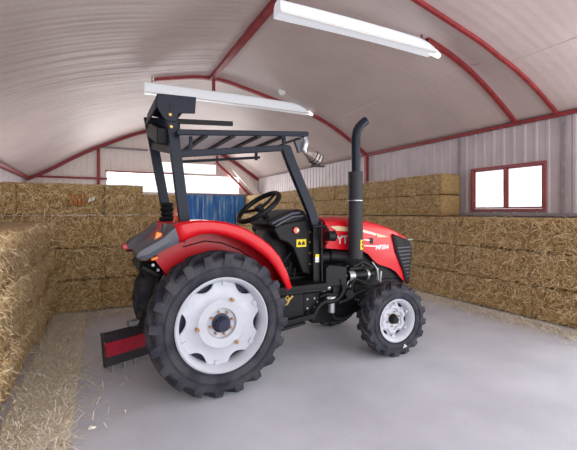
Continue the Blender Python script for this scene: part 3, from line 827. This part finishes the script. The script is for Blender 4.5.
# hood
WT = [(2.3,.335),(2.9,.335),(3.2,.325),(3.45,.305),(3.6,.285),(3.72,.262)]
TZ = [(2.33,1.565),(2.6,1.575),(2.85,1.56),(3.1,1.515),(3.3,1.465),(3.5,1.395),(3.62,1.34),(3.70,1.285)]
BZ = [(2.33,1.23),(2.6,1.20),(2.86,1.175),(2.95,1.13),(3.02,1.06),(3.1,1.0),(3.2,.965),(3.32,.93),(3.42,.875),(3.50,.80),(3.60,.72),(3.70,.72)]
hw_ = lambda x: interp(x, WT)
rows = []
xs = [2.33+(3.70-2.33)*i/40 for i in range(41)]
for x in xs:
    w = hw_(x); t = interp(x, TZ); b = interp(x, BZ)
    half = [(w*.985, b), (w, b+(t-b)*.35), (w, b+(t-b)*.6), (w*.985, t-.075), (w*.93, t-.03), (w*.80, t-.004), (w*.45, t+.016), (0, t+.02)]
    rows.append([Vector((x, TY-a, z)) for a, z in half]+[Vector((x, TY+a, z)) for a, z in half[-2::-1]])
g = MB().grid(rows)
g.f.append(list(range(15))); g.mi.append(0)
g.f.append([len(g.v)-15+i for i in range(15)][::-1]); g.mi.append(0)
hood = part(g, 'hood', M['red'], smooth=35)
# black nose grille wrapping both sides
ZL = [(.70,3.60),(.86,3.555),(1.0,3.47),(1.13,3.40),(1.25,3.365),(1.375,3.34)]
ZR = [(.70,3.665),(.95,3.70),(1.15,3.725),(1.27,3.725),(1.33,3.70),(1.375,3.66)]
rows = []
for i in range(15):
    z = .70+(1.372-.70)*i/14; xl = interp(z, ZL); xr = interp(z, ZR)
    near = [Vector((xl+(xr-xl)*k/4, TY-hw_(xl+(xr-xl)*k/4)-.012, .70+(z-.70)*(1-.15*k/4))) for k in range(5)]
    near += [Vector((xr+.03, TY-hw_(3.72)*.7, .70+(z-.70)*.85))]
    far = [Vector((v.x, mir(v.y), v.z)) for v in near[::-1]]
    rows.append(near+far)
gr = part(MB().grid(rows), 'nose_grille', M['blackp'], hood, smooth=40, solid=.006)
for i in range(9):
    m = MB(); z = .80+.048*i; xl = interp(z, ZL)+.05; xr = interp(z, ZR)-.02
    part(m.bar((xl, TY-hw_(xl)-.017, z), (xr, TY-hw_(xr)-.017, z), .006, .014), 'grille_bar', M['fgrey'], hood)
part(MB().bar((3.62, TY-hw_(3.62)-.02, 1.285), (3.74, TY-hw_(3.74)-.012, 1.28), .02, .018), 'nose_trim', M['steel'], hood, bev=.004)
# decals on the near side
def decal(pts, m, name='stripe_decal'):
    P = []
    for x, y in pts:
        p = at(x, y, TY-.335); p = at(x, y, TY-hw_(p.x)-.006); P.append(p)
    n = len(P)
    q = MB().add(P+[v+Vector((0,.004,0)) for v in P], [tuple(range(n)), tuple(range(2*n-1,n-1,-1))]+[(i,(i+1)%n,n+(i+1)%n,n+i) for i in range(n)])
    part(q, name, M[m], hood)
decal([(330.5,226.5),(338,226),(349,227.2),(349,231.5),(337,230.8)], 'gold')
decal([(363,229.5),(377,233.5),(389,237),(377,237.2),(377,234.6),(363,231)], 'gold')
decal([(363,230.5),(376,234.4),(376,235.6),(363,232)], 'white')
decal([(364,239.3),(370,239.6),(371,241),(364,240.2)], 'silver')
decal([(364,245.3),(375.5,245.6),(375.5,246.6),(364,246.2)], 'silver')
decal([(369.5,238),(373,238),(373,244.5),(370,243)], 'blackp', 'hood_latch')
def text(body, size, loc, m, parent, name, rz=0, shear=0):
    cu = bpy.data.curves.new(name, 'FONT'); cu.body = body; cu.size = size; cu.extrude = .002; cu.align_x = 'LEFT'; cu.shear = shear; cu.offset = .0035 if size > .1 else .0015
    ob = bpy.data.objects.new(name+'_src', cu); C.objects.link(ob)
    me = bpy.data.meshes.new_from_object(ob.evaluated_get(bpy.context.evaluated_depsgraph_get()))
    bpy.data.objects.remove(ob)
    me.transform(Matrix.Translation(Vector(loc)) @ Matrix.Rotation(rz, 4, 'Z') @ Matrix.Rotation(PI/2, 4, 'X'))
    me.transform(Matrix.Translation(-TR.location)); me.materials.clear(); me.materials.append(m)
    o = bpy.data.objects.new(name, me); C.objects.link(o); o.parent = parent; return o
bpy.context.view_layer.update()
p = at(337, 243.6, TY-.342); text('YTO', .128, (p.x, TY-.3425, p.z), M['silver'], hood, 'brand_lettering')
p = at(375.5, 249.6, TY-.330); text('MF504', .08, (p.x, TY-.3305, p.z), M['silver'], hood, 'model_lettering', rz=.04)

# exhaust
EY = 3.50
e0, e1 = at(355.5, 258, EY), at(355.5, 172, EY)
pipe = [at(355.8, 176, EY), at(355.8, 150, EY), at(355.8, 138, EY), at(357, 131, EY), at(359.5, 126.5, EY), at(363.5, 122.5, EY), at(365.5, 121, EY)]
el = [at(330, 256, 3.66), at(345, 257.5, 3.6), at(352, 260, 3.53), at(355.5, 256, EY), at(355.5, 250, EY)]
ex = part(MB().tube(pipe, .052, 18), 'exhaust_pipe', M['rops'], smooth=50)
part(MB().tube([e0, e1], .085, 28).tube([e1+Vector((0,0,-.012)), e1], .088, 28).tube([at(355.5,199.5,EY), at(355.5,198,EY)], .089, 28), 'heat_shield', M['shield'], ex, smooth=40)
part(MB().tube([at(355.5,201,EY), at(355.5,200.2,EY)], .089, 28), 'clamp_band', M['steel'], ex, smooth=40)
part(MB().tube(el, [.075,.075,.078,.08,.08], 18), 'exhaust_elbow', M['blackp'], ex, smooth=50)
a, b = at(357.5, 240, EY-.08), at(363, 249.5, EY-.08)
yl = MB(); rws = []
for i in range(5):
    an = -PI/2+.05+.75*i/4
    rws.append([Vector((e0.x+.0875*math.cos(an), EY+.0875*math.sin(an), z)) for z in (b.z, a.z)])
part(yl.grid(rws), 'warning_label', M['yellow'], ex, solid=.002)
mk = MB(); an = -PI/2+.42
for zz, hh in ((a.z-.03, .03), (a.z-.075, .03)):
    mk.box((e0.x+.0895*math.cos(an), EY+.0895*math.sin(an), zz), (.024,.003,hh), Matrix.Rotation(an+PI/2, 3, 'Z'))
part(mk, 'label_print', M['mark'], ex)
# muffler and air intake behind the exhaust
part(MB().cyl((2.28, 3.70, 1.12), (2.72, 3.68, 1.12), .085, 18).cyl((2.24, 3.70, 1.12), (2.76, 3.68, 1.12), .05, 14), 'muffler', M['black'], smooth=40)

# console
CY = 3.60
body = [at(x, y, CY) for x, y in ((274.5,231),(276,226.5),(284,224),(296,221.5),(308,219.5),(311.5,223),(312,276),(303,273),(299,262),(293.5,248),(288,243),(280,240))]
con = part(MB().prism([(p.x, p.z) for p in body], CY, mir(CY)), 'console', M['blackp'], bev=.018)
topc = [at(x, y, CY+.06) for x, y in ((266.5,224),(269,220.5),(278,215.5),(289,211),(299,209),(304,210.5),(308,216),(309,222),(276,229))]
part(MB().prism([(p.x, p.z) for p in topc], CY+.05, mir(CY+.05)), 'dashboard', M['blackp'], con, bev=.03)
for off in (0, 1):
    P = [at(x, y+off*3.5, CY+.03) for x, y in ((272+off*3,223.5),(282,218.5),(292,213.5),(300+off*3,212.5))]
    part(MB().tube(P, .013, 8), 'dash_ridge', M['fgrey'], con, smooth=50)
p = at(295.3, 230.2, CY-.0)
rf = part(MB().cyl(p, p+Vector((0,-.03,0)), .033, 18), 'side_reflector', M['orange'], con, smooth=40)
part(MB().cyl(p+Vector((.014,-.03,0)), p+Vector((.014,-.034,0)), .016, 14), 'reflector_spot', M['white'], con)
a, b = at(296.3, 239.5, CY), at(306, 246.6, CY)
part(MB().span((a.x, CY-.006, b.z), (b.x, CY+.002, a.z)), 'warning_label', M['yellow'], con)
w_ = b.x-a.x; h_ = a.z-b.z
mk = MB()
for k in (0, 1):
    cx = a.x+w_*(.3+.4*k); cz = b.z+h_*.5
    mk.prism([(cx-.022, cz-.02), (cx+.022, cz-.02), (cx+.012, cz+.012), (cx, cz+.024), (cx-.016, cz+.008)], CY-.009, CY-.005)
part(mk, 'label_print', M['mark'], con)
# lower legs of the console, pedals and levers
pd = [((271,241),(280,262)),((284,262),(294,248)),((287,285),(291,262)),((293,285),(295,268)),((276,264),(287,271))]
q = MB()
for (a, b), (c, d) in pd: q.tube([at(a, b, 3.72), at(c, d, 3.72)], .012, 8)
q.box(at(283,268,3.7), (.1,.08,.02)).box(at(277,256,3.75), (.09,.07,.02))
part(q, 'pedals', M['blackp'], smooth=50)
part(MB().prism([(1.52,.9),(1.55,1.25),(1.66,1.45),(2.15,1.45),(2.15,.9)], 3.80, mir(3.80)), 'firewall', M['black'], bev=.01)
# grey post panel carrying the labels, next to the front post
pa, pb = at(312.5, 220, 3.54), at(321, 288, 3.54)
pp = part(MB().prism([(pa.x, pb.z), (pa.x, pa.z), (pa.x+.05, pa.z+.03), (pb.x-.03, pa.z), (pb.x, pb.z+.1), (pb.x, pb.z)], 3.52, 3.60), 'post_panel', M['black'], bev=.006)
a, b = at(315, 254.5, 3.52), at(318.6, 262, 3.52)
part(MB().span((a.x, 3.512, b.z), (b.x, 3.522, a.z)), 'white_label', M['white'], pp)
part(MB().span((a.x, 3.509, a.z-.028), (b.x, 3.52, a.z+.002)), 'yellow_strip', M['yellow'], pp)
part(MB().span((a.x+.008, 3.509, b.z+.012), (b.x-.006, 3.52, b.z+.03)), 'label_print', M['steel'], pp)
for y in (232, 242, 253, 264):
    p = at(309.5, y, 3.595); part(MB().cyl(p+Vector((0,.03,0)), p+Vector((0,-.012,0)), .008, 6), 'bolt', M['brass'], con)
part(MB().tube([at(321,221,3.5), at(321.5,255,3.5), at(322,284,3.5)], .014, 8), 'grab_rail', M['black'], smooth=50)
q = MB().tube([at(313,227,3.46), at(320,226,3.44), at(325.5,226.5,3.42), at(328,230,3.40), at(327.5,237,3.40)], .018, 8).tube([at(327,236,3.42), at(327,243,3.44), at(322,250,3.48)], .008, 6)
lb = part(q, 'lamp_arm', M['blackp'], smooth=50)
p = at(331.5, 236, 3.38)
part(MB().cyl(p+Vector((-.055,0,-.0)), p+Vector((.03,0,0)), .055, 18).tube([p+Vector((.03,0,0)), p+Vector((.055,0,0))], [.06,.035], 18), 'side_lamp', M['blackp'], lb, smooth=30)

# steering wheel
hc = at(258.5, 207, TY); axd = Vector((-.60, -.10, .79)).normalized()
e1_ = Vector((.79, 0, .60)).normalized(); e1_ = (e1_-axd*e1_.dot(axd)).normalized(); e2_ = axd.cross(e1_)
Rw = .27
sw = part(MB().tube([hc+(e1_*math.cos(2*PI*i/40)+e2_*math.sin(2*PI*i/40))*Rw for i in range(40)], .03, 10, True), 'steering_wheel', M['blackp'], smooth=60)
q = MB()
for a in (PI/2, PI*7/6, PI*11/6):
    dd = e1_*math.cos(a+.5)+e2_*math.sin(a+.5)
    q.tube([hc-axd*.03, hc+dd*Rw*.55-axd*.02, hc+dd*Rw], [.022,.017,.015], 8)
part(q, 'spokes', M['blackp'], sw, smooth=60)
part(MB().tube([hc-axd*.07, hc-axd*.01, hc+axd*.012], [.04,.055,.045], 16), 'wheel_hub', M['blackp'], sw, smooth=40)
part(MB().tube([hc-axd*.05, at(267, 219, TY), at(275, 232, TY)], [.035,.04,.05], 12), 'steering_column', M['blackp'], smooth=50)

# roll bar posts
def post(name, a, b, wx, wy, m='rops', par=None):
    a = Vector(a); b = Vector(b)
    lo = [(-wx/2,-wy/2),(wx/2,-wy/2),(wx/2,wy/2),(-wx/2,wy/2)]
    q = MB().add([a+Vector((x,y,0)) for x,y in lo]+[b+Vector((x,y,0)) for x,y in lo], [(3,2,1,0),(4,5,6,7),(0,1,5,4),(1,2,6,5),(2,3,7,6),(3,0,4,7)])
    return part(q, name, M[m], par, bev=.008)
PN, PF = 3.55, 4.34
n0, n1 = at(184.5, 222, PN), at(171, 118, PN)
f0, f1 = at(167.5, 218, PF), at(148.5, 118, PF)
post('roll_bar_post', n0, n1, .10, .06); post('roll_bar_post', f0, f1, .10, .06)
# lower parts of the posts
part(MB().bar(n0+Vector((.02,.17,-.35)), n0+Vector((0,.10,.0)), .05, .12), 'post_foot', M['black'], bev=.006)
part(MB().bar(f0+Vector((.02,-.06,-.35)), f0+Vector((0,-.06,.02)), .05, .12), 'post_foot', M['black'], bev=.006)
# folded rubber boots at the foot of the far post
q = MB()
for k, (x, y, r) in enumerate(((166.5,219,.085),(167,214,.07),(167,209.5,.078),(167.5,205,.066))):
    c = at(x, y, PF-.08); q.tube([c+Vector((0,0,-.025)), c, c+Vector((0,0,.025))], [r*.8, r, r*.8], 14)
part(q, 'rubber_boot', M['blackp'], smooth=40)
p = at(177, 218, PN+.12)
part(MB().box(p, (.06,.05,.05)).tube([p+Vector((-.03,0,-.05)), p+Vector((.0,0,.12))], .012, 8), 'post_bracket', M['orange'], bev=.008)
# head plate and hoop beam at the top
hp = [at(x, y, PN-.045) for x, y in ((157,93.2),(196.3,97),(195.2,113.5),(178.5,113.2),(176.5,121.5),(168,121),(163.5,117.5),(156.2,105.5))]
hd = part(MB().prism([(v.x, v.z) for v in hp], PN-.045, PN-.032), 'head_plate', M['rops'], bev=.004)
hp2 = [(v.x-.02, v.z-.05) for v in hp]
part(MB().prism([(v.x-.0, v.z-.04) for v in hp], PF-.08, PF-.067), 'head_plate', M['rops'], bev=.004)
zt_ = hp[0].z
part(MB().prism([(hp[0].x, zt_-.005), (hp[0].x+.30, zt_-.04), (hp[0].x+.30, zt_-.055), (hp[0].x+.015, zt_-.025), (hp[0].x-.005, zt_-.14), (hp[0].x-.02, zt_-.13)], PN-.032, PF-.08), 'hoop_beam', M['rops'], bev=.004)
part(MB().bar(at(160,140,PN).lerp(n1,.5)+Vector((-.02,.05,-.06)), f1+Vector((.03,-.02,-.12)), .10, .15), 'hoop_box', M['black'], bev=.01)
part(MB().bar(Vector((n1.x+.03, PN, n1.z-.30)), Vector((f1.x+.05, PF, f1.z-.30)), .06, .08), 'cross_tube', M['rops'], bev=.008)
for x, y in ((170,115),(171,127)):
    p = at(x, y, PN-.045); part(MB().cyl(p, p+Vector((0,-.02,0)), .015, 6), 'bolt', M['brass'], hd)
p = at(170, 107, PN-.046); part(MB().box(p, (.012,.004,.07)), 'slot', M['black'], hd)
# thin bar running forward from the head plate
part(MB().bar(at(176,121.2,3.66), at(232.5,123.8,3.66), .03, .045), 'guide_bar', M['black'])
# canopy
CZ = 2.355; CYN, CYF = 3.42, 4.46; SL_ = .083
cx0 = at(178,136,CYN).x; cx1 = 1.955
def tilt(mb): mb.v = [Vector((v.x, v.y, v.z+(v.x-cx0)*SL_)) for v in mb.v]; return mb
cn = part(tilt(MB().span((cx0, CYN, CZ), (cx1, CYF, CZ+.025))), 'canopy', M['sheet'], bev=.006)
q = MB().span((cx0-.01, CYN-.02, CZ-.012), (cx1+.02, CYN+.02, CZ+.038)).span((cx0-.01, CYF-.02, CZ-.012), (cx1+.02, CYF+.02, CZ+.038)).span((cx0-.01, CYN, CZ-.01), (cx0+.03, CYF, CZ+.036)).span((cx1-.02, CYN, CZ-.01), (cx1+.02, CYF, CZ+.036))
part(tilt(q), 'canopy_frame', M['rops'], cn, bev=.006)
for k in range(4):
    x = cx0+.25+.27*k
    part(tilt(MB().bar((x, CYN, CZ-.012), (x, CYF, CZ-.012), .045, .03)), 'canopy_slat', M['rops'], cn)
# side rail that the front post joins
s0, s1 = at(180,154,PN), at(288,147.8,PN)
part(MB().bar(s0, s1, .05, .062), 'side_rail', M['rops'], bev=.006)
part(MB().bar((s0.x+.05, PF, s0.z+.02), (s1.x, PF, s1.z), .04, .03), 'side_rail', M['rops'], bev=.006)
for x in (s0.x+.1, s1.x-.05):
    for yy in (PN, PF):
        part(MB().bar((x, yy, s0.z+(x-s0.x)*.1), (x, yy, CZ+(x-cx0)*SL_), .03, .03), 'canopy_stay', M['rops'])
# curved front post, near side
pts = [at(x, y, PN+.0) for x, y in ((285,147),(291,163),(298,180),(305,197),(311,212),(315,226))]
rows = []
for i, p in enumerate(pts):
    t = pts[min(i+1,5)]-pts[max(i-1,0)]; t.normalize(); u = Vector((t.z,0,-t.x))
    w = .052
    rows.append([p-u*w+Vector((0,-.035,0)), p+u*w+Vector((0,-.035,0)), p+u*w+Vector((0,.035,0)), p-u*w+Vector((0,.035,0))])
part(MB().grid(rows, wrap=True), 'front_post', M['rops'], bev=.006)
# work lamp on the canopy's front corner
wy = 3.52
br = part(MB().tube([at(299,135.5,wy), at(304.5,137,wy), at(305.8,143,wy), at(303.5,150,wy), at(306,154,wy)], [.022,.03,.04,.035,.02], 8), 'lamp_bracket', M['steel'], smooth=50)
part(MB().bar(at(297,140,wy+.03), at(301,152,wy+.03), .05, .08), 'lamp_mount', M['fgrey'], br, bev=.006)
la, lb_ = at(306,152.5,wy), at(323,163.5,wy)
dd = (lb_-la).normalized()
uu = Vector((0, 1, 0)); vv_ = dd.cross(uu)
lh = MB(); rows = []
for t, w in ((0, .03), (.05, .05), (.09, .072), (.17, .078), (.19, .07)):
    rows.append([la+dd*t+uu*w*a+vv_*w*.8*b for a, b in ((-1, -.6), (-.6, -1), (.6, -1), (1, -.6), (1, .6), (.6, 1), (-.6, 1), (-1, .6))])
lh.grid(rows, wrap=True); lh.f.append([32+k for k in range(8)]); lh.mi.append(0); lh.f.append(list(range(8))[::-1]); lh.mi.append(0)
part(lh, 'lamp_head', M['reflector'], br, bev=.004)
for t in (.10, .14, .18):
    c = la+dd*t
    part(MB().tube([c+uu*.084*math.cos(q*PI/8)+vv_*.07*math.sin(q*PI/8) for q in range(16)], .005, 6, True), 'lamp_guard', M['blackp'], br)
part(MB().bar(at(312,166,wy-.02), at(324,166.5,wy-.02), .04, .016), 'lamp_visor', M['blackp'], br)

# three-point linkage at the rear
hk = MB()
hk.tube([at(141.5,267,3.72), at(158,276,3.72)], .045, 10).tube([at(158,276,3.72), at(152,300,3.74), at(141,327,3.80)], .036, 10)
part(MB().tube([(.66, 4.10, .56), (.60, 4.14, .52), (.55, 4.16, .49)], .03, 10), 'lower_link', M['black'], smooth=50)
hk.tube([at(140,266,3.75), (.7, 3.8, 1.1)], .05, 10)
hk.tube([at(140,266,3.75)+Vector((0,0,0)), (at(140,266,3.75).x, 4.2, at(140,266,3.75).z)], .04, 10)
part(hk, 'lift_linkage', M['black'], smooth=50)
hk = MB().tube([at(150,262,3.9), at(165,268,3.9), at(172,258,3.9)], .03, 8).tube([at(160,262,3.8), at(168,275,3.8)], .02, 8).box(at(160,258,3.9), (.12,.1,.1))
part(hk, 'hydraulic_valve', M['black'], smooth=50)
for x, y in ((158,270),(163,266),(153,265)):
    p = at(x, y, 3.70); part(MB().cyl(p+Vector((0,.06,0)), p+Vector((0,-.01,0)), .014, 8), 'bolt', M['steel'])

# implement behind the left rear wheel
IA = math.radians(24); ip = Vector((.065, 4.16, .03))
IMP = thing('levelling_box', (ip.x, ip.y, 0), 'red and black steel implement box on the floor behind the rear wheels', 'implement')
ex_ = Vector((math.cos(IA), math.sin(IA), 0)); ey_ = Vector((-math.sin(IA), math.cos(IA), 0)); up = Vector((0,0,1))
def ibox(a, b):
    q = MB()
    P = [ip+ex_*x+ey_*y+up*z for z in (a[2], b[2]) for x, y in ((a[0],a[1]),(b[0],a[1]),(b[0],b[1]),(a[0],b[1]))]
    return q.add(P, [(3,2,1,0),(4,5,6,7),(0,1,5,4),(1,2,6,5),(2,3,7,6),(3,0,4,7)])
def ibuild(q, n, m, **k): return q.build(n, M[m], IMP, off=Vector(IMP.location), **k)
q = MB()
prof = [(.05,.0),(.145,.012),(.285,.03),(.36,.09)]
rows = [[ip+ex_*x+ey_*y+up*z for z, y in prof] for x in (0, .47)]
rows2 = [[ip+ex_*x+ey_*(y+.03)+up*z for z, y in prof] for x in (0, .47)]
def strip(i, off=0):
    m = MB(); z0, y0 = prof[i]; z1, y1 = prof[i+1]
    P = [ip+ex_*x+ey_*(y+d)+up*z for x in (0, .47) for (z, y, d) in ((z0,y0,-off),(z1,y1,-off),(z1,y1,.03),(z0,y0,.03))]
    return m.add(P, [(0,1,2,3),(7,6,5,4),(0,4,5,1),(1,5,6,2),(2,6,7,3),(3,7,4,0)])
ibuild(strip(0), 'cutting_edge', 'impblk', bev=.003)
rb = ibuild(strip(1, .006), 'red_panel', 'impred', bev=.003)
rb2 = ibuild(strip(2), 'top_board', 'impblk', bev=.003)
P = [(-.012,-.004,.04),(-.012,.06,.04),(-.012,.13,.375),(-.012,.085,.375)]
ep = MB(); a = [ip+ex_*x+ey_*y+up*z for x,y,z in P]; b = [v+ex_*.012 for v in a]
ep.add(a+b, [(0,1,2,3),(7,6,5,4),(0,4,5,1),(1,5,6,2),(2,6,7,3),(3,7,4,0)])
ibuild(ep, 'end_plate', 'impblk', bev=.003)
ibuild(ibox((0,.10,.33),(.34,.15,.36)), 'back_board', 'impblk', bev=.003)
for k in range(3): ibuild(ibox((.06+.12*k,.02,-.03),(.09+.12*k,.05,.08)), 'tooth', 'steel')
ibuild(ibox((.30,.12,.36),(.42,.2,.42)), 'hitch_lug', 'steel', bev=.01)
